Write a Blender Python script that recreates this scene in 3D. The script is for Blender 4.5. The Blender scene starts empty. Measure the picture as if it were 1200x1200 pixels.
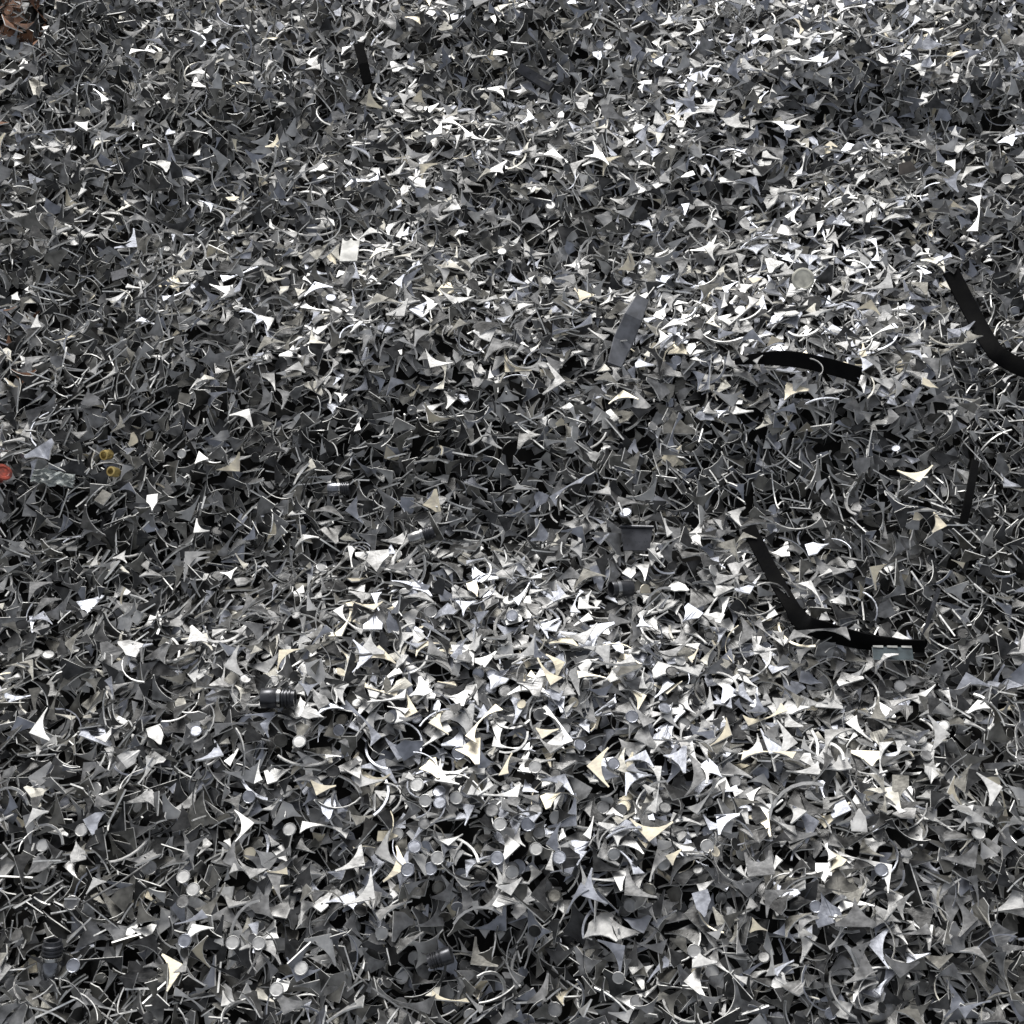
import bpy, math, random
import numpy as np
from mathutils import Vector, Matrix
from mathutils.bvhtree import BVHTree

rng = np.random.default_rng(11)
random.seed(11)
S = bpy.context.scene
COL = S.collection
R = math.radians

# ------------------------------------------------------------------ camera, sky, sun
SLOPE = R(28)                                   # the heap's flank rises away from the viewer
DIST = 2.05
CAM = np.array([0.0, -DIST * math.sin(R(27)), DIST * math.cos(R(27))])   # in the flank's own frame
TILT = Matrix.Rotation(SLOPE, 4, 'X')
TILTN = np.array(TILT.to_3x3())
FWD = -CAM / np.linalg.norm(CAM)
UP = np.cross([1, 0, 0], FWD)
TANF = math.tan(R(22.5))

cd = bpy.data.cameras.new('camera')
cam = bpy.data.objects.new('camera', cd)
COL.objects.link(cam)
cd.sensor_fit = 'HORIZONTAL'
cd.angle = R(45)
cd.clip_start = 0.02
cd.clip_end = 200
cam.location = Vector(TILTN @ CAM)
cam.rotation_euler = (Vector(TILTN @ FWD)).to_track_quat('-Z', 'Y').to_euler()
S.camera = cam

SUN_EL, SUN_AZ = R(56), R(-18)                  # azimuth measured from +Y (behind the heap) towards +X
w = bpy.data.worlds.new('World')
S.world = w
w.use_nodes = True
nt = w.node_tree
bg = nt.nodes['Background']
sky = nt.nodes.new('ShaderNodeTexSky')
sky.sky_type = 'NISHITA'
sky.sun_disc = False
sky.sun_elevation = SUN_EL
sky.sun_rotation = SUN_AZ
sky.dust_density = 4.0
sky.air_density = 1.0
hs = nt.nodes.new('ShaderNodeHueSaturation')
hs.inputs['Saturation'].default_value = 0.25
nt.links.new(sky.outputs[0], hs.inputs['Color'])
nt.links.new(hs.outputs[0], bg.inputs['Color'])
bg.inputs['Strength'].default_value = 0.063
sd = bpy.data.lights.new('sun', 'SUN')
sun = bpy.data.objects.new('sun', sd)
COL.objects.link(sun)
sd.energy = 1.5
sd.angle = R(26)                            # hazy, thinly overcast sky
sd.color = (1.0, 0.98, 0.94)
sdir = Vector((math.sin(SUN_AZ) * math.cos(SUN_EL), math.cos(SUN_AZ) * math.cos(SUN_EL), math.sin(SUN_EL)))
sun.rotation_euler = sdir.to_track_quat('Z', 'Y').to_euler()
sun.location = (0, 0, 6)
S.view_settings.view_transform = 'Standard'
S.view_settings.look = 'None'
S.view_settings.gamma = 1
S.view_settings.exposure = 1.25
S.render.engine = 'CYCLES'

# direction (flank frame) a face must look to throw sunlight at the camera
SUNL = TILTN.T @ np.array(sdir)
HALF = SUNL + (-FWD)
HALF /= np.linalg.norm(HALF)

# ------------------------------------------------------------------ materials
def material(name, col, rough=0.4, metal=0.9, vary=0.25, dirt=None, dirt_amt=0.5, scale=60, bump=0.15, spec=0.5):
    m = bpy.data.materials.new(name)
    m.use_nodes = True
    t = m.node_tree
    b = t.nodes['Principled BSDF']
    g = t.nodes.new('ShaderNodeNewGeometry')
    n1 = t.nodes.new('ShaderNodeTexNoise')
    n1.inputs['Scale'].default_value = scale
    n1.inputs['Detail'].default_value = 5
    t.links.new(g.outputs['Position'], n1.inputs['Vector'])
    r1 = t.nodes.new('ShaderNodeValToRGB')
    r1.color_ramp.elements[0].position = 0.35
    r1.color_ramp.elements[1].position = 0.65
    d = dirt or tuple(c * (1 - dirt_amt) for c in col)
    r1.color_ramp.elements[0].color = (*d, 1)
    r1.color_ramp.elements[1].color = (*col, 1)
    t.links.new(n1.outputs['Fac'], r1.inputs['Fac'])
    # each loose piece has its own lightness
    hv = t.nodes.new('ShaderNodeHueSaturation')
    mr = t.nodes.new('ShaderNodeMapRange')
    mr.inputs['To Min'].default_value = 1 - vary
    mr.inputs['To Max'].default_value = 1 + vary
    t.links.new(g.outputs['Random Per Island'], mr.inputs['Value'])
    t.links.new(mr.outputs[0], hv.inputs['Value'])
    t.links.new(r1.outputs[0], hv.inputs['Color'])
    t.links.new(hv.outputs[0], b.inputs['Base Color'])
    n2 = t.nodes.new('ShaderNodeTexNoise')
    n2.inputs['Scale'].default_value = scale * 4
    n2.inputs['Detail'].default_value = 3
    t.links.new(g.outputs['Position'], n2.inputs['Vector'])
    m2 = t.nodes.new('ShaderNodeMapRange')
    m2.inputs['To Min'].default_value = rough - 0.1
    m2.inputs['To Max'].default_value = rough + 0.12
    t.links.new(n2.outputs['Fac'], m2.inputs['Value'])
    t.links.new(m2.outputs[0], b.inputs['Roughness'])
    bp = t.nodes.new('ShaderNodeBump')
    bp.inputs['Strength'].default_value = bump
    bp.inputs['Distance'].default_value = 0.001
    t.links.new(n2.outputs['Fac'], bp.inputs['Height'])
    t.links.new(bp.outputs[0], b.inputs['Normal'])
    b.inputs['Metallic'].default_value = metal
    b.inputs['Specular IOR Level'].default_value = spec
    return m

TONES = ['grey', 'pale', 'cream', 'bluish', 'dark', 'olive', 'rusty']
MT = [
    material('grey_steel', (0.29, 0.29, 0.29), 0.43, 0.8, dirt_amt=.6, bump=.3),
    material('pale_steel', (0.50, 0.50, 0.495), 0.47, 0.65, dirt_amt=.35, bump=.3),
    material('cream_steel', (0.72, 0.66, 0.51), 0.52, 0.4, dirt=(0.50, 0.46, 0.38), bump=.3),
    material('bluish_steel', (0.34, 0.355, 0.40), 0.42, 0.8, dirt_amt=.45, bump=.3),
    material('dark_oily_steel', (0.08, 0.08, 0.08), 0.36, 0.9, dirt_amt=.6, bump=.3),
    material('olive_grey_steel', (0.20, 0.195, 0.178), 0.44, 0.85, dirt_amt=.55, bump=.3),
    material('rusty_steel', (0.22, 0.105, 0.055), 0.8, 0.1, dirt=(0.07, 0.035, 0.022), bump=.4),
]
RIM = material('sheared_bright_edge', (0.90, 0.90, 0.88), 0.48, 0.25, dirt_amt=.4, scale=110)
GROUND = material('gap_shade_base', (0.02, 0.019, 0.018), 0.8, 0.0, scale=30, spec=0.1)  # near-black undersurface: the deep shade of the gaps is painted into its colour
BLACK = material('black_paint', (0.004, 0.004, 0.0045), 0.58, 0.0, vary=0.0, spec=0.03, dirt=(0.006, 0.006, 0.006), scale=45, bump=.3)
SLATE = material('slate_grey_bar', (0.12, 0.127, 0.147), 0.55, 0.0, vary=0.0)
DARKP = material('charcoal_plastic', (0.065, 0.067, 0.076), 0.3, 0.5, vary=0.0)
CHROME = material('worn_bright_metal', (0.5, 0.5, 0.5), 0.22, 1.0, vary=0.0)
BRASS = material('brass', (0.80, 0.62, 0.25), 0.3, 0.9, vary=0.0, dirt=(0.35, 0.25, 0.09))
RED = material('red_plastic', (0.50, 0.085, 0.05), 0.5, 0.0, vary=0.0, dirt=(0.16, 0.04, 0.03), scale=120)
TEAL = material('dull_teal_paint', (0.085, 0.11, 0.12), 0.4, 0.2, vary=0.0)
BROWN = material('brown_tarnish', (0.075, 0.065, 0.058), 0.6, 0.3, vary=0.0)
PALEP = material('pale_zinc', (0.50, 0.50, 0.48), 0.5, 0.2, vary=0.0)

# ------------------------------------------------------------------ picture <-> place
def ray(X, Y):
    a = (X / 600 - 1) * TANF
    b = (1 - Y / 600) * TANF
    d = FWD + a * np.array([1, 0, 0]) + b * UP
    return d / np.linalg.norm(d)

def flat_uv(X, Y):
    d = ray(X, Y)
    t = -CAM[2] / d[2]
    return (CAM + t * d)[:2]

def to_px(p):
    q = np.asarray(p) - CAM
    z = q @ FWD
    return 600 * (1 + q[..., 0] / z / TANF), 600 * (1 - (q @ UP) / z / TANF)

# mounds and hollows of the heap: picture spot, radius u, radius v, height (metres)
BUMPS = [
    (650, 930, .40, .36, .060), (330, 800, .20, .15, .03), (1000, 960, .25, .2, .02),
    (560, 590, .50, .13, -.040), (1080, 690, .22, .22, -.05), (220, 620, .3, .12, -.03),
    (900, 440, .28, .16, .05), (450, 380, .32, .18, .045), (760, 250, .3, .14, -.02),
    (950, 60, .35, .2, .06), (650, 70, .22, .12, -.04), (150, 250, .3, .25, -.02),
    (230, 90, .25, .2, .03), (1170, 330, .14, .4, -.06), (560, 1130, .20, .10, -.05),
    (60, 700, .2, .3, -.04), (950, 1100, .2, .12, .02), (1060, 230, .2, .12, .03),
    (1080, 130, .25, .06, -.05),
]
BU = [(*flat_uv(a, b), ru, rv, h) for a, b, ru, rv, h in BUMPS]

def relief(u, v):
    z = np.zeros_like(u)
    for a, b, ru, rv, h in BU:
        z = z + h * np.exp(-((u - a) / ru) ** 2 - ((v - b) / rv) ** 2)
    z = z + 0.012 * np.sin(u * 7.1 + 2.3 * np.sin(v * 4.1)) * np.sin(v * 8.3 + 1.7 * np.sin(u * 5.3))
    z = z + 0.011 * np.sin(u * 17 + 1.0 + 2 * np.sin(v * 9)) * np.sin(v * 19 + 2 * np.sin(u * 11))
    z = z + 0.006 * np.sin(u * 31 + 3 * np.sin(v * 13 + 1)) * np.sin(v * 36 + 2.4 * np.sin(u * 15))
    return z

# where pieces lie face-up towards the light (+) or stand shingled on edge (-)
LIES = [
    (650, 780, 230, 130, 1.0), (620, 950, 250, 130, 1.0), (690, 850, 160, 120, .5), (900, 900, 220, 170, .8), (380, 900, 120, 120, .4), (830, 1080, 200, 90, .35), (430, 1050, 90, 60, .3), (240, 760, 80, 60, .6),
    (480, 370, 180, 110, .7), (960, 330, 180, 100, .8), (950, 60, 240, 70, .9), (1040, 230, 150, 90, .7), (800, 170, 140, 70, .6), (120, 130, 120, 90, .25), (200, 190, 120, 60, .25),
    (750, 440, 120, 60, .6), (560, 90, 90, 60, .3), (460, 40, 90, 50, .4), (520, 180, 120, 60, .5), (1050, 470, 90, 70, .4),
    (900, 650, 110, 60, .6), (330, 430, 80, 60, .35), (320, 1080, 120, 60, .3), (1050, 1110, 160, 90, .6), (940, 1020, 150, 70, .4), (1100, 880, 90, 110, .4),
    (560, 550, 330, 65, -1.0), (900, 560, 160, 50, -.7), (200, 690, 200, 60, -.6), (1120, 680, 110, 130, -.8),
    (80, 350, 100, 200, -.6), (90, 620, 120, 90, -.5), (640, 55, 120, 50, -.7), (1100, 120, 140, 35, -.8),
    (250, 230, 120, 60, -.3), (480, 700, 90, 40, -.6), (560, 1120, 140, 60, -.7), (150, 950, 130, 90, -.3),
    (80, 30, 100, 60, -.9), (450, 490, 120, 30, -.7), (1180, 380, 50, 150, -.8), (700, 310, 100, 40, -.3), (850, 1060, 120, 40, -.4), (60, 1080, 120, 160, -.5), (150, 1180, 260, 50, -.5), (170, 480, 130, 60, -.5), (600, 1190, 200, 50, -.5), (1190, 900, 60, 300, -.5), (300, 160, 90, 90, -.3),
]

def lie(X, Y):
    s = 0.0
    for a, b, ra, rb, k in LIES:
        s += k * math.exp(-((X - a) / ra) ** 2 - ((Y - b) / rb) ** 2)
    return max(-1.0, min(1.0, s))

# ------------------------------------------------------------------ offcut shapes (flat outline pairs -> thin solid)
TH = 0.0022
def solid(pairs, th, bend, closed_ends=True):
    """pairs: list of (inner, outer) 2D points, same count; returns verts, faces, face_is_rim"""
    n = len(pairs)
    V, F, rim = [], [], []
    for s in (1, -1):
        for a, b in pairs:
            V.append((a[0], a[1], s * th / 2)); V.append((b[0], b[1], s * th / 2))
    o = 2 * n
    for i in range(n - 1):
        q = [2 * i, 2 * i + 1, 2 * i + 3, 2 * i + 2]
        F.append(q); rim.append(0)
        F.append([k + o for k in reversed(q)]); rim.append(0)
        F.append([2 * i + 2, 2 * i + 2 + o, 2 * i + o, 2 * i]); rim.append(1)
        F.append([2 * i + 1, 2 * i + 1 + o, 2 * i + 3 + o, 2 * i + 3]); rim.append(1)
    F.append([0, o, o + 1, 1]); rim.append(1)
    k = 2 * n - 2
    F.append([k, k + 1, k + 1 + o, k + o]); rim.append(1)
    V = np.array(V)
    c = V[:, :2].mean(0)
    V[:, :2] -= c
    # wind all tops upwards
    A = V[F[0]]
    if np.cross(A[1] - A[0], A[2] - A[0])[2] < 0:
        F = [list(reversed(f)) for f in F]
    ang, kk, tw = bend
    d = V[:, 0] * math.cos(ang) + V[:, 1] * math.sin(ang)
    e = -V[:, 0] * math.sin(ang) + V[:, 1] * math.cos(ang)
    V[:, 2] += kk * d * d + tw * d * e
    return V, F, rim

def arc(cx, cy, r, a0, a1, n):
    return [(cx + r * math.cos(R(a0 + (a1 - a0) * i / (n - 1))), cy + r * math.sin(R(a0 + (a1 - a0) * i / (n - 1)))) for i in range(n)]

def lin(p, q, n):
    return [(p[0] + (q[0] - p[0]) * i / (n - 1), p[1] + (q[1] - p[1]) * i / (n - 1)) for i in range(n)]

def rbend(r):
    return (r.random() * 6.3, r.choice([0, 0, r.uniform(-2, 2), r.uniform(-5, 5)]), r.uniform(-1.2, 1.2))

def corner(r):          # square corner of the sheet beside one punched circle
    rad = r.uniform(.034, .046); g = r.uniform(.0010, .0026)
    a = r.choice([r.uniform(0, 5), r.uniform(3, 18)]); b = r.choice([r.uniform(85, 90), r.uniform(76, 88)])
    n = 7
    A = arc(0, 0, rad, a, b, n)
    e = rad + g
    cutoff = r.choice([0, 0, .004, .008])
    p0 = (e, A[0][1]); p1 = (A[-1][0], e)
    half = 3
    O = lin(p0, (e, e), half + 1) + lin((e, e), p1, n - half)[1:]
    return list(zip(A, O))

def spiked(r):          # straight edge of the sheet between two punched circles
    rad = r.uniform(.032, .042); g = r.uniform(.0012, .004)
    a = r.uniform(14, 55); b = r.uniform(14, 55)
    L = arc(-rad, 0, rad, 90 - a, 6, 4)
    Rr = arc(rad, 0, rad, 174, 90 + b, 4)
    inn = L + Rr[1:]
    O = [(p[0], rad + g) for p in inn]
    inn[3] = (0, inn[3][1])
    cut = r.uniform(.0, .012)
    inn = [(p[0], max(p[1], cut)) for p in inn]
    return list(zip(inn, O))

def bridge(r):          # narrow neck above one circle with broad ends
    rad = r.uniform(.033, .048); g = r.uniform(.0010, .0024)
    a = r.uniform(36, 56); b = r.choice([r.uniform(38, 62), r.uniform(2, 9), r.uniform(4, 18)])
    n = 8
    A = arc(0, 0, rad, 90 + a, 90 - b, n)
    O = [(p[0], rad + g) for p in A]
    O[0] = (O[0][0] - r.uniform(0, .010), O[0][1]); O[-1] = (O[-1][0] + (r.uniform(0, .010) if b > 30 else .001), O[-1][1])
    return list(zip(A, O))

def star(r):            # web left between three or four circles
    rad = r.uniform(.026, .034); gp = .0015
    L = rad + gp
    # two halves mirrored: ribbon through the middle
    if r.random() < .06:       # four points
        top = arc(-L, L, rad, 274, 356, 5)[:-1] + [(0, L - .001)] + arc(L, L, rad, 184, 266, 5)[1:]
        bot = [(x, -y) for x, y in top]
        k0 = r.choice([0, 1, 2])
        top = top[k0:]; bot = bot[k0:]
    else:                       # three points
        h = rad * .46
        a = arc(-rad - .001, h, rad, 300, 354, 4) + arc(rad + .001, h, rad, 186, 240, 4)[1:]
        x0 = a[0][0]; top = a
        q = rad * 1.02
        bot = [(x, h - rad * 1.78 + math.sqrt(max(q * q - x * x, 0))) for x, y in top]
        bot = [(b[0], min(b[1], t_[1] - .0012)) for b, t_ in zip(bot, top)]
    return list(zip(bot, top))

def sliver(r):          # thin curved trimming
    rad = r.uniform(.030, .045); w0 = r.uniform(.0008, .0022)
    sp = r.uniform(60, 130)
    n = 8
    A = arc(0, 0, rad, -sp / 2, sp / 2, n)
    off = r.uniform(-.001, .002)
    B = arc(-off, off * .5, rad + w0 + abs(off), -sp / 2, sp / 2, n)
    return list(zip(A, B))

def triangle(r):        # broken-off tip: small three-cornered piece with one hollow side
    rad = r.uniform(.03, .045)
    a = r.uniform(28, 50)
    A = arc(0, 0, rad, 90 + a / 2, 90 - a / 2, 6)
    tip = (r.uniform(-.012, .012), rad + r.uniform(.008, .02))
    O = lin(A[0], tip, 4)
    O = O[:-1] + lin(tip, A[-1], 3)
    O[0] = (O[0][0], O[0][1] + .0015); O[-1] = (O[-1][0], O[-1][1] + .0015)
    return list(zip(A, O))

def slug_mesh(r):
    rad = r.uniform(.0090, .0105); th = r.uniform(.002, .0032); n = 12
    V, F, rim = [], [], []
    for z, q in ((th / 2 - .0005, .80), (th / 2, .90), (th / 2 - .0007, 1), (-th / 2 + .0007, 1), (-th / 2, .9), (-th / 2 + .0005, .80)):
        for i in range(n):
            t = 2 * math.pi * i / n
            V.append((rad * q * math.cos(t), rad * q * math.sin(t), z))
    F.append(list(range(n))); rim.append(0)
    for k in range(5):
        for i in range(n):
            j = (i + 1) % n
            F.append([k * n + i, (k + 1) * n + i, (k + 1) * n + j, k * n + j]); rim.append(1 if k == 2 else 0)
    F.append([5 * n + i for i in reversed(range(n))]); rim.append(0)
    return np.array(V), F, rim

KINDS = {
    'corner_offcut': dict(f=corner, share=.30, cat='metal offcut', desc='corner-shaped offcut'),
    'spiked_offcut': dict(f=spiked, share=.17, cat='metal offcut', desc='spiked offcut'),
    'bridge_offcut': dict(f=bridge, share=.27, cat='metal offcut', desc='arched offcut'),
    'star_offcut': dict(f=star, share=.035, cat='metal offcut', desc='star-shaped offcut'),
    'triangular_chip': dict(f=triangle, share=.06, cat='metal chip', desc='triangular chip'),
    'curved_sliver': dict(f=sliver, share=.19, cat='metal sliver', desc='curved sliver'),
    'round_slug': dict(f=None, share=.05, cat='metal disc', desc='round disc'),
}
KN = list(KINDS)
VAR = []                        # VAR[k] = list of dict(V, F, rim, pts)
NV = 9
pr = random.Random(5)
for k in KN:
    L = []
    for _ in range(NV):
        if k == 'round_slug':
            V, F, rim = slug_mesh(pr)
            g = np.linspace(-.0085, .0085, 6)
            pts = np.array([(a, b, 0) for a in g for b in g if a * a + b * b < .0085 ** 2])
        else:
            pairs = KINDS[k]['f'](pr)
            V, F, rim = solid(pairs, TH, rbend(pr))
            n = len(pairs)
            top = V[:2 * n].copy(); top[:, 2] -= TH / 2
            pts = []
            for i in range(n - 1):
                a, b, c, d = top[2 * i], top[2 * i + 1], top[2 * i + 2], top[2 * i + 3]
                ns = max(2, int(math.ceil(max(np.linalg.norm(a - c), np.linalg.norm(b - d)) / .004)))
                nw = max(2, int(math.ceil(max(np.linalg.norm(a - b), np.linalg.norm(c - d)) / .004)) + 1)
                for s in np.linspace(0, 1, ns, endpoint=(i == n - 2)):
                    p, q = a + (c - a) * s, b + (d - b) * s
                    for t in np.linspace(0, 1, nw):
                        pts.append(p + (q - p) * t)
            pts = np.array(pts)
        # triangulated copy for the joined remainder
        T, TR = [], []
        for f, rr in zip(F, rim):
            for i in range(1, len(f) - 1):
                T.append((f[0], f[i], f[i + 1])); TR.append(rr)
        L.append(dict(V=V, F=F, rim=rim, pts=pts, T=np.array(T), TR=np.array(TR)))
    VAR.append(L)

# ------------------------------------------------------------------ pile them up
CELL = .004
U0, U1, W0, W1 = -1.75, 1.75, -1.25, 1.85
NU, NW = int((U1 - U0) / CELL), int((W1 - W0) / CELL)
gu, gv = np.meshgrid(U0 + (np.arange(NU) + .5) * CELL, W0 + (np.arange(NW) + .5) * CELL, indexing='ij')
REL = relief(gu, gv)
DEPTH = .062
H = REL - DEPTH
# tone odds by zone: batch colours, plus shade and brightness painted in
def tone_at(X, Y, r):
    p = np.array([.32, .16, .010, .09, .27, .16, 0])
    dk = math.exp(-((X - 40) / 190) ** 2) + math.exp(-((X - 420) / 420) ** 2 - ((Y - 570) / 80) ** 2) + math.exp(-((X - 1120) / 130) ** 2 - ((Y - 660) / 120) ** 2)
    p = p + .6 * dk * np.array([-.10, -.07, 0, -.05, .16, .06, 0])  # darker batch at left; extra dark tones also paint the shadowed zones darker
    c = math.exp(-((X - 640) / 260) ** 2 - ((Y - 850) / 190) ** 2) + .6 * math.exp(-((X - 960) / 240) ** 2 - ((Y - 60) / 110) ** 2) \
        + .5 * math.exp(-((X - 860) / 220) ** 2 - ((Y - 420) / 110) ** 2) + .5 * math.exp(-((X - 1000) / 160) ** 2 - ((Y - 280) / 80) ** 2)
    p = p + c * np.array([.05, .16, .035, .30, -.12, -.14, 0])  # bluish and cream batch; extra pale tones also paint the bright zones lighter
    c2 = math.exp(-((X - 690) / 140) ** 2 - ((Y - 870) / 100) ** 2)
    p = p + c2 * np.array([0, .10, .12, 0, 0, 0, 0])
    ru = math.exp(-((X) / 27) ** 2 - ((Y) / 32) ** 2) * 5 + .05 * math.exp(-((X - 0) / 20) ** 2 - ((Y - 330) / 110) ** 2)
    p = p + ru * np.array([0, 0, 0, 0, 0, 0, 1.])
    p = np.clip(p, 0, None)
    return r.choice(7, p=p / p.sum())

def rot_to(n, yaw):
    n = n / np.linalg.norm(n)
    a = np.array([math.cos(yaw), math.sin(yaw), 0.])
    x = a - n * (a @ n)
    x /= np.linalg.norm(x)
    return np.stack([x, np.cross(n, x), n], 1)

gxn, gyn = np.gradient(REL, CELL)
P = []                         # (kind, variant, R3, pos, scale, tone)
def grid_idx(p):
    i = ((p[:, 0] - U0) / CELL).astype(int)
    j = ((p[:, 1] - W0) / CELL).astype(int)
    return np.clip(i, 0, NU - 1), np.clip(j, 0, NW - 1)

def drop(k, vi, M, u, v, sc, tone, sink=.82):
    pts = (VAR[k][vi]['pts'] * sc) @ M.T
    i, j = grid_idx(pts + np.array([u, v, 0]))
    h = H[i, j] - pts[:, 2]
    z = np.quantile(h, sink) + TH * .55
    H[i, j] = np.maximum(H[i, j], z + pts[:, 2] + TH * .5)
    P.append((k, vi, M, np.array([u, v, z]), sc, tone))

shares = np.array([KINDS[k]['share'] for k in KN]); shares /= shares.sum()
def inside(u, v, m):
    t = (v + .787) / 1.995
    return -.787 - m < v < 1.21 + m and abs(u) < .701 + .376 * t + m

N_IN = 33000
SLK = KN.index('round_slug')
cnt = 0
MARG = .22
while cnt < N_IN:
    # of a few random spots take the one that lies deepest below the finished surface
    best = None
    for _ in range(2):
        v = rng.uniform(-.787 - MARG, 1.21 + MARG); u = rng.uniform(-1.32, 1.32)
        if not inside(u, v, MARG): continue
        i = int((u - U0) / CELL); j = int((v - W0) / CELL)
        d = H[i, j] - REL[i, j]
        if best is None or d < best[0]: best = (d, u, v, i, j)
    if best is None: continue
    cnt += 1
    d, u, v, i, j = best
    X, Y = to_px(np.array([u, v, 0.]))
    s = lie(X, Y) + .38 * math.sin(u * 14 + 2.2 * math.sin(v * 11)) * math.sin(v * 16 + 2 * math.sin(u * 9 + 1)) + .2 * math.sin(u * 37 + 2 * math.sin(v * 23)) * math.sin(v * 41 + 2 * math.sin(u * 29))
    s = max(-1., min(1., s))
    pk = shares.copy()
    slugz = math.exp(-((X - 560) / 300) ** 2 - ((Y - 1000) / 200) ** 2)
    pk[SLK] *= .8 + 3.2 * slugz
    k = rng.choice(len(KN), p=pk / pk.sum())
    n0 = np.array([-gxn[i, j], -gyn[i, j], 1.0])
    rnd = rng.normal(size=3)
    if s >= 0:
        hv = CAM - np.array([u, v, 0.]); hv = hv / np.linalg.norm(hv) + SUNL; hv /= np.linalg.norm(hv)
        n = n0 * (1 - .35 * s) + hv * (.05 + 1.9 * s) + rnd * (.46 + .10 * s)
    else:
        # shingled: faces lean away up the slope so their edges show
        th = .9 * math.sin(u * 3.1 + 1.3 * v) + (.9 if X < 260 and Y < 420 else 0)
        ln = 1.05 * -s * abs(rng.normal(1, .35))
        if rng.random() < .42:
            n = n0 * (1 + .4 * s) + np.array([ln * math.sin(th), ln * math.cos(th), 0]) + rnd * .40
        else:
            n = n0 + np.array([0, .62 * s, 0]) + rnd * .36
    n = n + np.array([0, -.32 * min(max((v - .1), 0), 1), 0])
    if n[2] < .12: n[2] = .12 + .1 * rng.random()
    if k == SLK:
        n = n0 + HALF * .5 * max(s, 0) + rnd * .36
    M = rot_to(n, rng.uniform(0, 2 * math.pi))
    if rng.random() < .5:       # some lie the other side up
        M = M @ np.diag([1., -1., -1.])
    sc = float(np.clip(rng.normal(1.0, .13), .6, 1.35)) * (1.03 - .13 * min(1, max(0, (v + .5) / 1.7)))
    if k == SLK: sc = float(np.clip(rng.normal(.98, .12), .7, 1.25))
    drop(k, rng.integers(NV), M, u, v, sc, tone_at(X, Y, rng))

# surface under a picture spot
def hit(X, Y):
    d = ray(X, Y)
    t = (-CAM[2] + .3) / d[2]
    for _ in range(900):
        p = CAM + d * t
        i = int((p[0] - U0) / CELL); j = int((p[1] - W0) / CELL)
        if p[2] <= H[min(max(i, 0), NU - 1), min(max(j, 0), NW - 1)]: break
        t += .0012
    return p

def hsm(u, v, r=.03):
    i0 = int((u - r - U0) / CELL); i1 = int((u + r - U0) / CELL) + 1
    j0 = int((v - r - W0) / CELL); j1 = int((v + r - W0) / CELL) + 1
    return float(np.quantile(H[i0:i1, j0:j1], .75))

def pt(X, Y, dz=0.0):
    p = hit(X, Y)
    q = np.array([p[0], p[1], hsm(p[0], p[1])])
    # slide along the view line to the smoothed height
    d = ray(X, Y)
    t = (q[2] + dz - CAM[2]) / d[2]
    return CAM + d * t

def spline(pts, m=6):
    pts = [np.array(p) for p in pts]
    out = []
    for i in range(len(pts) - 1):
        p0 = pts[max(i - 1, 0)]; p1 = pts[i]; p2 = pts[i + 1]; p3 = pts[min(i + 2, len(pts) - 1)]
        for q in range(m):
            t = q / m
            out.append(.5 * ((2 * p1) + (-p0 + p2) * t + (2 * p0 - 5 * p1 + 4 * p2 - p3) * t * t + (-p0 + 3 * p1 - 3 * p2 + p3) * t ** 3))
    out.append(pts[-1])
    return out

def across(p, q):        # width direction facing the viewer's side, perpendicular to the run
    t = np.array(q) - np.array(p); v_ = np.cross(t, FWD); return v_ / np.linalg.norm(v_)

strap_paths = []
def wds(sp): return [across(sp[max(i - 2, 0)], sp[min(i + 2, len(sp) - 1)]) for i in range(len(sp))]
a = [pt(877, 618, .024), pt(905, 672, .024), pt(926, 708, .020), pt(940, 728, .018), pt(962, 738, .020), pt(1000, 749, .022), pt(1045, 756, .020), pt(1084, 757, .008)]
wl = across(a[0], a[2]); wr = across(a[4], a[7])
sp = spline(a, 4)
wd = []
for i in range(len(sp)):
    t = i / (len(sp) - 1)
    q = min(1, max(0, (t - .40) / .25))
    wd.append(wl * (1 - q) + (wr * .62 - FWD * .55) * q)
strap_paths.append(('bent_strap', sp, wd, [.024] * 10 + [.029] * 6 + [.036] * 6 + [.034] * 3 + [.028] * 4, .004, 'black metal strap bent into an open L above the small teal plate', ('the L-bent black strap', 950, 715)))
a = [pt(1114, 318, .026), pt(1140, 368, .024), pt(1163, 408, .020), pt(1178, 421, .014), pt(1200, 432, .014), pt(1240, 448, .012)]
sp = spline(a, 4)
strap_paths.append(('bent_strap', sp, wds(sp), .031, .004, 'broad matt black strap with a bend, running out at the right edge', ('the broad black strap', 1150, 375)))
a = [pt(862, 424, .002), pt(890, 420, .012), pt(930, 421, .016), pt(970, 429, .016), pt(1008, 440, .012)]
sp = spline(a, 4)
strap_paths.append(('curved_strap', sp, wds(sp), [.010 + .017 * min(1, i / 7) for i in range(len(sp))], .006, 'gently arched glossy black strap tapering to its left end', ('the arched black strap', 935, 425)))
a = [pt(1143, 540, .012), pt(1137, 575, .014), pt(1129, 612, .010)]
strap_paths.append(('narrow_strip', spline(a, 4), [across(a[0], a[2])] * 9, .014, .004, 'short narrow black strip lying steeply near the right edge', ('the short narrow black strip', 1137, 575)))
for (nm, sp, wd, wid, th_, lb, lw) in strap_paths:
    for i in range(len(sp) - 1):
        for t in np.linspace(0, 1, 5):
            for q in np.linspace(-.48, .48, 7):
                wi = wid[i] if isinstance(wid, list) else wid
                p = sp[i] * (1 - t) + sp[i + 1] * t + wd[i] * q * wi
                ii, jj = grid_idx(p[None])
                H[ii, jj] = np.maximum(H[ii, jj], p[2] + th_ / 2)

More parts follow.
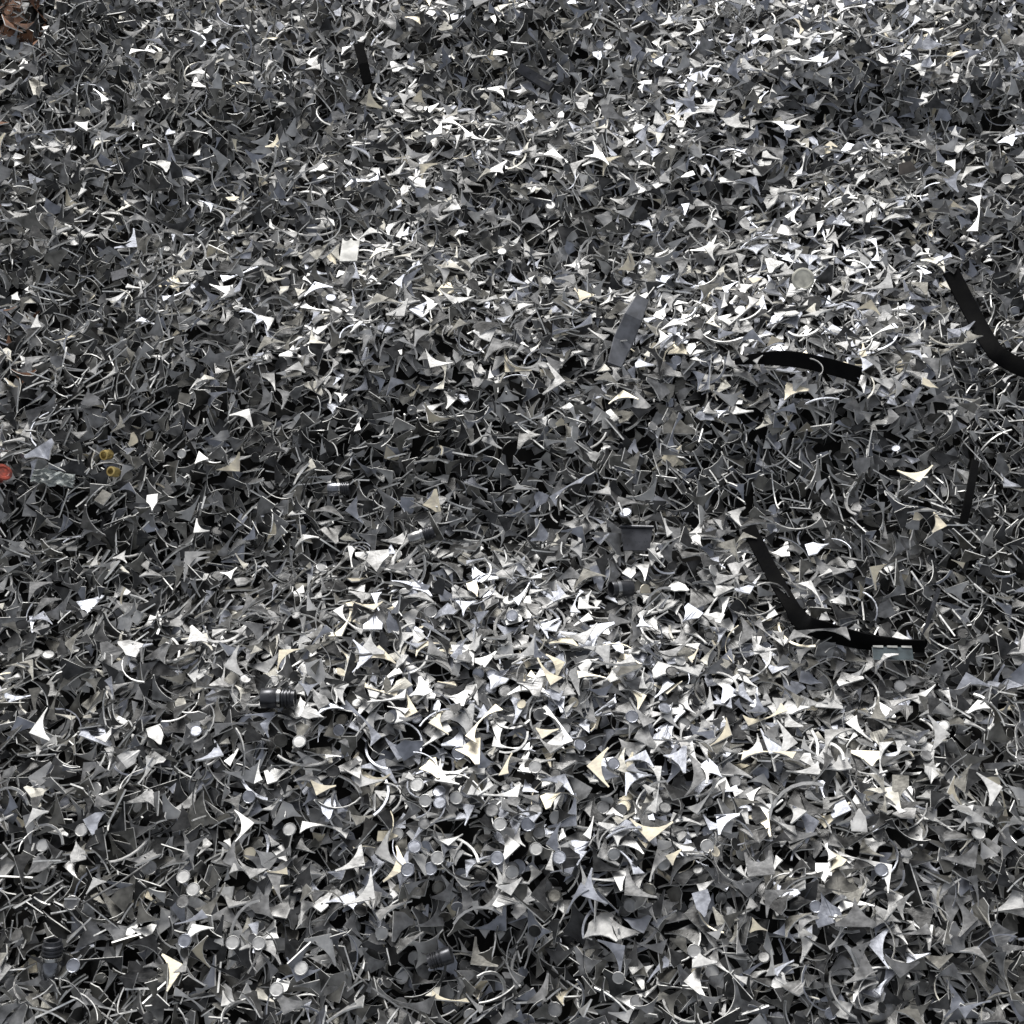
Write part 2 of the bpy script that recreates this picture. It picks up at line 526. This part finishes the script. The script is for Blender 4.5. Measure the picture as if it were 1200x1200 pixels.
# pieces that stand out in the picture: kind, spot, yaw, tone, size
HERO = [
    ('triangular_chip', 378, 922, 2.9, 'cream', 1.25), ('bridge_offcut', 325, 1022, 3.0, 'cream', .95), ('bridge_offcut', 305, 905, 1.5, 'pale', .9),
    ('corner_offcut', 345, 1175, 3.6, 'grey', 1.0), ('triangular_chip', 115, 1040, .6, 'pale', 1.0), ('triangular_chip', 130, 868, 3.6, 'pale', 1.0),
    ('triangular_chip', 42, 958, .7, 'pale', 1.2), ('spiked_offcut', 188, 865, .4, 'pale', 1.0), ('spiked_offcut', 368, 845, 1.2, 'pale', .95),
    ('bridge_offcut', 225, 1080, 3.3, 'bluish', 1.1), ('corner_offcut', 565, 1120, 3.0, 'olive', 1.1), ('corner_offcut', 1095, 860, 5.4, 'pale', 1.05),
    ('corner_offcut', 1150, 930, 5.6, 'pale', 1.0), ('triangular_chip', 1150, 1000, 4.4, 'pale', 1.2), ('spiked_offcut', 1000, 1080, 3.1, 'grey', 1.2),
    ('bridge_offcut', 1065, 1095, 3.1, 'grey', 1.0), ('corner_offcut', 1120, 1080, 5.4, 'grey', 1.1), ('corner_offcut', 760, 975, 3.8, 'cream', 1.0),
    ('bridge_offcut', 595, 905, 1.1, 'cream', 1.1), ('corner_offcut', 705, 900, 2.3, 'cream', 1.0), ('triangular_chip', 640, 862, 3.1, 'cream', 1.2),
    ('bridge_offcut', 640, 790, 2.0, 'cream', 1.0), ('triangular_chip', 645, 1020, 1.6, 'grey', 1.2), ('corner_offcut', 745, 1040, 3.0, 'grey', 1.0),
    ('spiked_offcut', 182, 592, 0.1, 'pale', 1.0), ('triangular_chip', 236, 540, .5, 'pale', 1.1), ('corner_offcut', 237, 622, 3.1, 'pale', .8),
    ('triangular_chip', 180, 190, .4, 'pale', 1.1), ('corner_offcut', 1095, 617, 5.2, 'cream', 1.0), ('corner_offcut', 1070, 560, 4.0, 'cream', 1.0),
    ('spiked_offcut', 555, 690, .3, 'cream', .9), ('corner_offcut', 730, 470, .8, 'cream', 1.0), ('triangular_chip', 45, 380, 2.0, 'pale', 1.3),
    ('corner_offcut', 335, 770, 1.6, 'cream', .9), ('bridge_offcut', 1140, 1180, .2, 'bluish', 1.0), ('corner_offcut', 835, 300, 2.0, 'pale', 1.0),
    ('triangular_chip', 20, 350, 2.0, 'pale', 1.1), ('corner_offcut', 680, 745, 4.2, 'grey', 1.1), ('spiked_offcut', 440, 660, .1, 'grey', 1.2),
    ('corner_offcut', 870, 745, 5.3, 'grey', 1.15), ('corner_offcut', 915, 870, 5.3, 'pale', 1.0), ('bridge_offcut', 960, 745, .1, 'grey', 1.1),
    ('triangular_chip', 405, 62, 1.0, 'pale', 1.1), ('spiked_offcut', 585, 70, 1.5, 'pale', 1.0), ('corner_offcut', 700, 200, .3, 'pale', 1.0),
    ('corner_offcut', 1130, 1000, 4.4, 'grey', 1.1), ('bridge_offcut', 940, 905, 3.0, 'pale', 1.0), ('triangular_chip', 790, 1005, 1.0, 'cream', 1.1),
    ('corner_offcut', 934, 748, 1.0, 'grey', .8), ('spiked_offcut', 985, 412, .1, 'pale', .55), ('triangular_chip', 884, 436, 1.0, 'grey', .9), ('corner_offcut', 1000, 770, 3.0, 'olive', .8),
    ('bridge_offcut', 1180, 445, .4, 'grey', .8), ('curved_sliver', 905, 690, 1.2, 'dark', .8), ('corner_offcut', 1085, 745, 2.0, 'olive', .8), ('curved_sliver', 955, 440, .2, 'grey', .7), ('corner_offcut', 870, 640, 1.0, 'olive', .7),
]
for kn, X, Y, yaw, tn, sc in HERO:
    p = hit(X, Y)
    n = HALF * 1.1 + np.array([0, 0, 1.]) + rng.normal(size=3) * .12
    M = rot_to(n, yaw)
    drop(KN.index(kn), int(rng.integers(NV)), M, p[0], p[1], sc * 1.05, TONES.index(tn), sink=.93)
# round slugs seen face-on near the front
for X, Y in [(218, 1030), (227, 1043), (215, 1057), (217, 1103), (273, 1105), (304, 1106), (325, 1160), (353, 1135), (97, 974), (52, 992), (89, 1133),
             (340, 973), (355, 877), (230, 857), (490, 925), (517, 948), (535, 938), (577, 950), (586, 968), (486, 993), (513, 1006), (478, 1020),
             (506, 1023), (628, 996), (655, 1006), (583, 1012), (600, 1023), (706, 948), (740, 842), (1052, 808), (1145, 978), (1032, 1020), (828, 993),
             (813, 1115), (448, 1095), (592, 812), (500, 945), (627, 900), (600, 722), (640, 330), (735, 332), (388, 350), (712, 58), (645, 245)]:
    p = hit(X, Y)
    n = HALF * .7 + np.array([0, -.1, 1.]) + rng.normal(size=3) * .13
    drop(SLK, int(rng.integers(NV)), rot_to(n, 0), p[0], p[1], 1.05, int(rng.choice([0, 1, 3], p=[.15, .55, .30])), sink=.95)

# ------------------------------------------------------------------ which pieces show, and how large
def world(M, pos, sc, V):
    return (V * sc) @ M.T + pos

VV, TT, own = [], [], []
off = 0
for idx, (k, vi, M, pos, sc, tone) in enumerate(P):
    D = VAR[k][vi]
    nf = len(D['V']) // 2 if k != SLK else 12
    if k == SLK:
        V = D['V'][24:36]; T = [(0, i, i + 1) for i in range(1, 11)]
    else:
        V = D['V'][:nf]; T = [t for t, r_ in zip(D['T'], D['TR']) if r_ == 0 and max(t) < nf]
    VV.append(world(M, pos, sc, V))
    TT += [(a + off, b + off, c + off) for a, b, c in T]
    own += [idx] * len(T)
    off += len(V)
bvh = BVHTree.FromPolygons([tuple(p) for p in np.concatenate(VV)], TT)
seen = np.zeros(len(P), int)
NR = 380
C0 = Vector(CAM)
for a in range(NR):
    for b in range(NR):
        r_ = bvh.ray_cast(C0, Vector(ray((a + .5) * 1200 / NR, (b + .5) * 1200 / NR)))
        if r_[2] is not None: seen[own[r_[2]]] += 1
del VV, TT, bvh

# ------------------------------------------------------------------ object helpers
def mesh_obj(name, V, F, mats, midx=None, parent=None, link=True):
    me = bpy.data.meshes.new(name)
    me.from_pydata([tuple(map(float, v)) for v in V], [], F)
    for m in mats: me.materials.append(m)
    if midx is not None: me.polygons.foreach_set('material_index', midx)
    me.update()
    o = bpy.data.objects.new(name, me)
    if link: COL.objects.link(o)
    if parent is not None: o.parent = parent
    return o

def frame(M, pos, sc=1.0):
    A = np.eye(4)
    A[:3, :3] = TILTN @ M * sc
    A[:3, 3] = TILTN @ pos
    return Matrix(A.tolist())

def tag(o, label, cat, group=None):
    o['label'] = label; o['category'] = cat
    if group: o['group'] = group
    return o

# ------------------------------------------------------------------ base of the heap
st = 8
gu2, gv2 = np.meshgrid(np.linspace(-4, 4, 161), np.linspace(-3, 5, 161), indexing='ij')
zz = relief(gu2, gv2) - DEPTH + .003
V = np.stack([gu2, gv2, zz], -1).reshape(-1, 3) @ TILTN.T
F = [[i * 161 + j, (i + 1) * 161 + j, (i + 1) * 161 + j + 1, i * 161 + j + 1] for i in range(160) for j in range(160)]
g = mesh_obj('ground', V, F, [GROUND])
g['kind'] = 'structure'

# ------------------------------------------------------------------ landmarks, built in the flank's frame
def lathe(prof, n=20, caps=True):
    """prof: list of (x along axis, radius)"""
    V, F = [], []
    for x, r_ in prof:
        for i in range(n):
            t = 2 * math.pi * i / n
            V.append((x, r_ * math.cos(t), r_ * math.sin(t)))
    for k in range(len(prof) - 1):
        for i in range(n):
            j = (i + 1) % n
            F.append([k * n + i, k * n + j, (k + 1) * n + j, (k + 1) * n + i])
    if caps:
        F.append(list(range(n))[::-1]); F.append([(len(prof) - 1) * n + i for i in range(n)])
    return V, F

def smooth(o):
    for p in o.data.polygons: p.use_smooth = True
    o.data.set_sharp_from_angle(angle=R(35))
    return o

def strip(name, path, wdir, width, th, mat, parent=None, ends=None):
    """bar of rectangular section through path (flank frame points), wdir a width direction per point, edges chamfered"""
    path = [np.array(p) for p in path]
    V, F = [], []
    n = len(path)
    sec = [(-.5, -.32), (-.46, -.5), (.46, -.5), (.5, -.32), (.5, .32), (.46, .5), (-.46, .5), (-.5, .32)]
    for i, p in enumerate(path):
        t = path[min(i + 1, n - 1)] - path[max(i - 1, 0)]
        t /= np.linalg.norm(t)
        w_ = np.array(wdir[i], float); w_ -= t * (w_ @ t); w_ /= np.linalg.norm(w_)
        nn = np.cross(t, w_)
        wi = width[i] if isinstance(width, (list, tuple)) else width
        for a, b in sec: V.append(p + w_ * a * wi + nn * b * th)
    for i in range(n - 1):
        for k in range(8):
            j = (k + 1) % 8
            F.append([i * 8 + k, i * 8 + j, (i + 1) * 8 + j, (i + 1) * 8 + k])
    F.append(list(range(8))[::-1]); F.append([(n - 1) * 8 + k for k in range(8)])
    c = path[n // 2]
    Vw = [(TILTN @ (v - c)) for v in V]
    o = mesh_obj(name, Vw, F, [mat], parent=parent)
    if parent is None: o.location = Vector(TILTN @ c)
    if len(path) > 4: smooth(o)
    return o

LAND = []   # (words, X, Y)
def land(words, X, Y): LAND.append((words, X, Y))

STRAPS = strap_paths
for (nm, sp, wd, wid, th_, lb, lw) in STRAPS:
    o = strip(nm, sp, wd, wid, th_, BLACK)
    tag(o, lb, 'metal strip' if nm == 'narrow_strip' else 'strap'); land(*lw)
a = [pt(753, 349, .024), pt(742, 372, .023), pt(730, 400, .020), pt(720, 428, .010)]
o = strip('flat_bar', a, [across(a[0], a[3])] * 4, [.024, .034, .036, .026], .005, SLATE)
tag(o, 'slate grey flat bar with a cut-off top lying almost upright', 'metal bar'); land('the slate grey bar', 735, 388)
a = [pt(608, 80, .010), pt(628, 92, .012), pt(646, 104, .008)]
o = strip('short_bar', a, [across(a[0], a[2])] * 3, .022, .010, DARKP)
tag(o, 'short charcoal bar lying slantwise near the top of the heap', 'metal bar'); land('the short charcoal bar', 628, 92)
a = [pt(420, 52, .016), pt(426, 75, .014), pt(431, 98, .004)]
o = strip('upright_bar', a, [across(a[0], a[2])] * 3, .020, .008, BLACK)
tag(o, 'dark narrow bar poking upwards beside a pale chip at the top', 'metal bar'); land('the dark bar near the top', 426, 75)
a = [pt(668, 410, 0.004), pt(640, 425, .006)]

# plates
def plate(name, X, Y, w_, h_, rotd, mat, label, cat, holes=(), th=.003, dz=.012, lean=0.0, taper=1.0, notch=0):
    p = pt(X, Y, dz)
    n = -FWD * .35 + HALF * .65 + np.array([0, lean, 0])
    n /= np.linalg.norm(n)
    ax = np.array([1, 0, 0]) * math.cos(R(rotd)) + UP * math.sin(R(rotd))
    ax = ax - n * (ax @ n); ax /= np.linalg.norm(ax)
    M = np.stack([ax, np.cross(n, ax), n], 1)
    # outline with real round holes/notches cut out of the top edge
    out = [(-w_ / 2, -h_ / 2), (w_ / 2, -h_ / 2)]
    top = []
    if notch:
        r_ = w_ / (2 * notch) * .82
        top.append((w_ / 2 * taper, h_ / 2))
        for q in range(notch):
            cx = w_ / 2 - w_ * (q + .5) / notch
            for s in range(7):
                t = math.pi * s / 6
                top.append((cx + r_ * math.cos(t), h_ / 2 - r_ * math.sin(t)))
        top.append((-w_ / 2 * taper, h_ / 2))
    else:
        top = [(w_ / 2 * taper, h_ / 2), (-w_ / 2 * taper, h_ / 2)]
    out += top
    n_ = len(out)
    V = [(x, y, th / 2) for x, y in out] + [(x, y, -th / 2) for x, y in out]
    F = [list(range(n_)), [n_ + i for i in reversed(range(n_))]]
    for i in range(n_):
        j = (i + 1) % n_
        F.append([j, i, i + n_, j + n_])
    idx = [0, 0] + [1] * n_
    o = mesh_obj(name, V, F, [mat, RIM if mat is not DARKP else DARKP], idx)
    o.matrix_world = frame(M, p)
    if label: tag(o, label, cat)
    return o, M, p

e, M, p = plate('tag_plate', 410, 293, .033, .054, -3, PALEP, 'pale rectangular tag with two round notches along its top edge', 'metal plate', notch=2)
land('the pale notched tag', 410, 293)
plate('square_plate', 890, 1012, .038, .034, 4, MT[0], 'grey square plate with a wide rounded notch near the bottom right', 'metal plate', lean=.1, notch=1)
land('the notched grey plate', 890, 1012)
plate('small_plate', 121, 583, .020, .024, -32, MT[5], 'small olive-grey rectangular plate below the brass fittings', 'metal plate')
e, M, p = plate('trapezoid_plate', 746, 632, .042, .040, -4, DARKP, 'dark charcoal trapezoid plate with a raised lip along its top', 'metal plate', taper=1.25, lean=-.1)
V, F = lathe([(-.028, .0025), (-.027, .003), (.027, .003), (.028, .0025)], 8)
lip = mesh_obj('lip', [(x, y + .021, z + .003) for x, y, z in V], F, [DARKP], parent=e)
land('the dark trapezoid plate', 746, 632)
e, M, p = plate('teal_plate', 1046, 766, .062, .022, -3, TEAL, 'small dull teal plate with a chipped white upper edge', 'metal plate', dz=.010)
for q in range(3):
    xx = -.022 + q * .022
    V = [(xx - .008, .0095, .0016), (xx + .008, .0095 - .0008, .0016), (xx + .008, .0125, .0016), (xx - .008, .0125, .0016)]
    V += [(a_, b_, .0032) for a_, b_, _ in V]
    mesh_obj('chipped_edge', V, [[4, 5, 6, 7], [3, 2, 1, 0], [0, 1, 5, 4], [1, 2, 6, 5], [2, 3, 7, 6], [3, 0, 4, 7]], [PALEP], parent=e)
land('the teal plate', 1046, 766)
plate('dark_plate', 140, 322, .03, .022, 20, DARKP, 'small dark rectangular plate on the left of the heap', 'metal plate')

def empty(name, X, Y, dz, axis_deg, up_lean=0.0):
    p = pt(X, Y, dz)
    ax = np.array([1, 0, 0]) * math.cos(R(axis_deg)) + UP * math.sin(R(axis_deg)) - FWD * up_lean
    ax /= np.linalg.norm(ax)
    n = -FWD - ax * (-FWD @ ax)
    n /= np.linalg.norm(n)
    M = np.stack([ax, np.cross(n, ax), n], 1)
    o = bpy.data.objects.new(name, None)
    o.empty_display_size = .02
    COL.objects.link(o)
    o.matrix_world = frame(M, p)
    return o

def cap(X, Y, L, r_, deg, label, bright, lean=0.0, dz=.014, body=None):
    body = body or DARKP
    e = empty('threaded_cap', X, Y, dz, deg, lean)
    tag(e, label, 'threaded cap')
    V, F = lathe([(-L * .5, r_ * .72), (-L * .5, r_ * .92), (-L * .46, r_), (-L * .08, r_), (-L * .05, r_ * .93), (-L * .02, r_ * .93)], 24)
    smooth(mesh_obj('barrel', V, F, [body], parent=e))
    V, F = lathe([(-L * .02, r_ * .9), (0, r_ * 1.03), (L * .09, r_ * 1.03), (L * .11, r_ * .9)], 24)
    smooth(mesh_obj('collar', V, F, [bright], parent=e))
    prof = [(L * .11, r_ * .84)]
    for q in range(3):
        x = L * (.13 + .10 * q)
        prof += [(x, r_ * .84), (x + L * .02, r_ * .98), (x + L * .05, r_ * .98), (x + L * .07, r_ * .84)]
    prof += [(L * .5, r_ * .84), (L * .5, r_ * .62), (L * .2, r_ * .6)]
    V, F = lathe(prof, 24)
    smooth(mesh_obj('thread', V, F, [DARKP], parent=e))
    return e

cap(326, 818, .050, .015, 0, 'charcoal threaded cap lying on its side, shiny collar, left of the bright mound', CHROME); land('the charcoal threaded cap', 326, 818)
cap(397, 573, .036, .0115, 3, 'small dark threaded cap lying sideways on the dark band', CHROME, dz=.026, body=material('worn_gunmetal', (.30, .31, .34), .25, .95, vary=0)); land('the small threaded cap', 397, 573)
cap(61, 1124, .052, .0145, 88, 'upright dark threaded cap with polished collar in the lower left corner', CHROME, dz=.022, body=material('gunmetal', (.30, .31, .34), .22, .95, vary=0)); land('the upright threaded cap', 61, 1124)
cap(516, 1123, .034, .012, 200, 'dark threaded cap half sunk in the shadowy hollow at the bottom', DARKP); land('the half-sunk threaded cap', 516, 1123)
cap(494, 628, .044, .0125, 20, 'mirror-bright threaded cap under an arched offcut in the middle', CHROME, dz=.018, body=CHROME); land('the mirror-bright cap', 494, 628)

# open sleeve seen from its end
def tube(name, X, Y, L, ro, ri, deg, mat, lean, label, cat, dz=.018, bead=True):
    e = empty(name, X, Y, dz, deg, lean)
    tag(e, label, cat)
    V, F = lathe([(-L / 2, ri), (-L / 2, ro * .97), (-L / 2 + .001, ro), (L / 2 - .001, ro), (L / 2, ro * .97), (L / 2, ri), (-L / 2, ri)], 24, caps=False)
    smooth(mesh_obj('sleeve', V, F, [mat], parent=e))
    if bead:
        V, F = lathe([(L * .1, ro), (L * .12, ro * 1.14), (L * .28, ro * 1.14), (L * .3, ro)], 24)
        V = [(a_, b_, c_) for a_, b_, c_ in V]
        smooth(mesh_obj('ring', V, F[:-2], [mat if mat is BRASS else CHROME], parent=e))
    return e
tube('open_sleeve', 728, 690, .036, .0135, .0115, 182, DARKP, .35, 'open black sleeve with a dark mouth, lying right of centre', 'sleeve'); land('the open black sleeve', 728, 690)
tube('brass_fitting', 125, 533, .016, .0088, .0058, 200, BRASS, 2.2, 'upper of two small brass ring fittings near the left edge', 'brass fitting', bead=False); land('the brass fittings', 129, 543)
tube('brass_fitting', 133, 553, .016, .0088, .0054, 160, BRASS, 2.6, 'lower of two small brass ring fittings near the left edge', 'brass fitting', bead=False)
plate('brown_plate', 1062, 197, .036, .024, 14, BROWN, 'brown tarnished plate lying among pale offcuts at the upper right', 'metal plate', dz=.006, lean=-.3, taper=.7); land('the brown plate', 1062, 195)
# ring washer seen flat, and bigger cream disc
e = empty('large_disc', 941, 327, .016, 0, 0)
V, F = lathe([(-.002, .018), (-.0012, .0205), (.0012, .0205), (.002, .0192), (.002, .0165), (.0012, .016)], 28)
V = [(y, z, x) for x, y, z in V]
e2 = mesh_obj('large_disc', V, F, [material('cream_paint', (.74, .72, .62), .5, .0, vary=0)])
e2.matrix_world = e.matrix_world
bpy.data.objects.remove(e); e2.name = 'large_disc'
tag(smooth(e2), 'large cream disc with a raised rim, biggest disc of the heap', 'metal disc'); land('the large cream disc', 941, 327)
# red plastic stopper at the left edge
e = empty('red_stopper', 3, 554, .008, 35, .8)
tag(e, 'red plastic stopper cut off by the left edge', 'stopper'); land('the red stopper', 4, 553)
V, F = lathe([(-.020, .008), (-.019, .0095), (-.012, .0095), (-.011, .0085), (-.009, .0085), (-.008, .0095), (-.002, .0098), (0, .0095)], 20); smooth(mesh_obj('stopper_body', V, F, [RED], parent=e))
V, F = lathe([(0, .010), (.0006, .0150), (.0030, .0155), (.0045, .0145), (.0046, .0100), (.0030, .0085)], 24); smooth(mesh_obj('stopper_flange', V, F, [RED], parent=e))
# long thin dark strip behind the teal plate
for X0_, Y0_, X1_, Y1_, lab in [(1100, 690, 1082, 745, 'thin dark strip standing above the right end of the L-bent strap'), (1040, 395, 1060, 415, 'thin dark strip right of the arched strap')]:
    a = [pt(X0_, Y0_, .008), pt((X0_ + X1_) / 2, (Y0_ + Y1_) / 2, .010), pt(X1_, Y1_, .006)]
    o = strip('thin_strip', a, [across(a[0], a[2])] * 3, .007, .003, DARKP); tag(o, lab, 'metal strip')
# crumpled clear-looking film between the red stopper and the brass rings
pf = pt(62, 560, .010)
nx = 12
V, F = [], []
rr = random.Random(4)
for i in range(nx):
    for j in range(7):
        V.append((-.036 + .072 * i / (nx - 1) + rr.uniform(-.002, .002), (-.014 + .028 * j / 6) * (1 - .5 * abs(i / (nx - 1) - .45)) + rr.uniform(-.002, .002), rr.uniform(-.005, .005)))
for i in range(nx - 1):
    for j in range(6):
        F.append([i * 7 + j, (i + 1) * 7 + j, (i + 1) * 7 + j + 1, i * 7 + j + 1])
FILM = material('cloudy_film', (.62, .66, .64), .25, 0, vary=0)
FILM.node_tree.nodes['Principled BSDF'].inputs['Transmission Weight'].default_value = .35
o = mesh_obj('plastic_film', V, F, [FILM])
sm = o.modifiers.new('thickness', 'SOLIDIFY'); sm.thickness = .0006
o.matrix_world = frame(rot_to(-FWD + np.array([0, .2, .3]), -.15), pf)
tag(o, 'crumpled cloudy plastic film between the red stopper and the brass rings', 'plastic film')
# thin wires
def wire(X0_, Y0_, X1_, Y1_, bow, lab, r_=.0011, mat=None):
    a = [pt(X0_, Y0_, .010), pt((X0_ + X1_) / 2 + bow, (Y0_ + Y1_) / 2 - abs(bow) * .3, .018), pt(X1_, Y1_, .010)]
    sp = spline(a, 6)
    o = strip('wire', sp, [(0, 0, 1)] * len(sp), r_ * 2, r_ * 2, mat or MT[0])
    tag(o, lab, 'wire')
wire(95, 1060, 175, 1010, 6, 'thin straight grey wire in the lower left')
wire(415, 1140, 482, 1190, -5, 'thin grey wire at the bottom below the round discs')

# ------------------------------------------------------------------ the loose pieces
DIRS = ['right of', 'above right of', 'above', 'above left of', 'left of', 'below left of', 'below', 'below right of']
def words(k, tone, pos, M, X, Y):
    nv = abs(M[:, 2] @ (pos - CAM)) / np.linalg.norm(pos - CAM)
    lie_ = 'face-on' if nv > .8 else ('tilted' if nv > .42 else 'edge-on')
    best = min(LAND, key=lambda l: (l[1] - X) ** 2 + (l[2] - Y) ** 2)
    dx, dy = X - best[1], best[2] - Y
    d = math.hypot(dx, dy)
    dr = DIRS[int(round(math.atan2(dy, dx) / (math.pi / 4))) % 8]
    far = 'just' if d < 55 else ('some way' if d < 130 else 'far')
    return f"{lie_} {TONES[tone]} {KINDS[KN[k]]['desc']} {far} {dr} {best[0]}"

chosen = []
for k in range(len(KN)):
    ids = [i for i, q in enumerate(P) if q[0] == k and seen[i] > 0]
    ids.sort(key=lambda i: -seen[i])
    chosen.append(ids[:300])
lab = {}
for k, ids in enumerate(chosen):
    for i in ids:
        _, vi, M, pos, sc, tone = P[i]
        X, Y = to_px(pos)
        lab.setdefault(words(k, tone, pos, M, X, Y), []).append((float(X), float(Y), i))
label_of = {}
ORD = ['first', 'second', 'third', 'fourth', 'fifth', 'sixth', 'seventh', 'eighth', 'ninth', 'tenth']
for s, L in lab.items():
    L.sort()
    for q, (X, Y, i) in enumerate(L):
        if len(L) == 1: t = s
        elif q == 0: t = 'leftmost ' + s
        elif q == len(L) - 1: t = 'rightmost ' + s
        elif len(L) == 3: t = 'middle ' + s
        else: t = ORD[min(q, 9)] + ' from left ' + s
        label_of[i] = t

protos = [[None] * NV for _ in KN]
picked = set()
for k, ids in enumerate(chosen):
    for i in ids:
        _, vi, M, pos, sc, tone = P[i]
        picked.add(i)
        if protos[k][vi] is None:
            D = VAR[k][vi]
            o = mesh_obj(KN[k], D['V'], D['F'], [MT[0], RIM], D['rim'])
            protos[k][vi] = o
        else:
            o = protos[k][vi].copy()
            COL.objects.link(o)
        o.material_slots[0].link = 'OBJECT'
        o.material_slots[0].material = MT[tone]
        o.matrix_world = frame(M, pos, sc)
        tag(o, label_of[i], KINDS[KN[k]]['cat'], {'round_slug': 'punched round discs in the heap'}.get(KN[k], KN[k].replace('_', ' ') + 's in the heap'))

STUFF = {'corner_offcut': 'loose corner-shaped steel offcuts filling the heap', 'spiked_offcut': 'loose spiked steel offcuts filling the heap',
         'bridge_offcut': 'loose arched steel offcuts filling the heap', 'star_offcut': 'loose star-shaped steel offcuts filling the heap',
         'triangular_chip': 'loose triangular steel chips filling the heap', 'curved_sliver': 'loose thin curved steel slivers filling the heap',
         'round_slug': 'loose round punched discs scattered through the heap'}
tris = 0
for k, kn in enumerate(KN):
    vs, ts, ms = [], [], []
    off = 0
    for i, q in enumerate(P):
        if q[0] != k or i in picked: continue
        _, vi, M, pos, sc, tone = q
        D = VAR[k][vi]
        vs.append(world(M, pos, sc, D['V']) @ TILTN.T)
        ts.append(D['T'] + off)
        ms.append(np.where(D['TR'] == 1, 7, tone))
        off += len(D['V'])
    V = np.concatenate(vs); T = np.concatenate(ts); m_ = np.concatenate(ms).astype(np.int32)
    me = bpy.data.meshes.new(kn)
    me.vertices.add(len(V)); me.vertices.foreach_set('co', V.astype(np.float32).ravel())
    me.loops.add(T.size); me.loops.foreach_set('vertex_index', T.astype(np.int32).ravel())
    me.polygons.add(len(T)); me.polygons.foreach_set('loop_start', np.arange(0, T.size, 3, dtype=np.int32))
    me.polygons.foreach_set('loop_total', np.full(len(T), 3, np.int32))
    for m in MT: me.materials.append(m)
    me.materials.append(RIM)
    me.polygons.foreach_set('material_index', m_)
    me.update(calc_edges=True)
    me.shade_flat()
    tris += len(T)
    o = bpy.data.objects.new(kn + '_heap', me)
    COL.objects.link(o)
    o['kind'] = 'stuff'
    tag(o, STUFF[kn], 'scrap heap')
print('pieces', len(P), 'stuff tris', tris, 'visible', int((seen > 0).sum()), 'mean fill', float((H - REL)[200:600, 200:600].mean()),
      'dup labels', len(label_of) - len(set(label_of.values())))
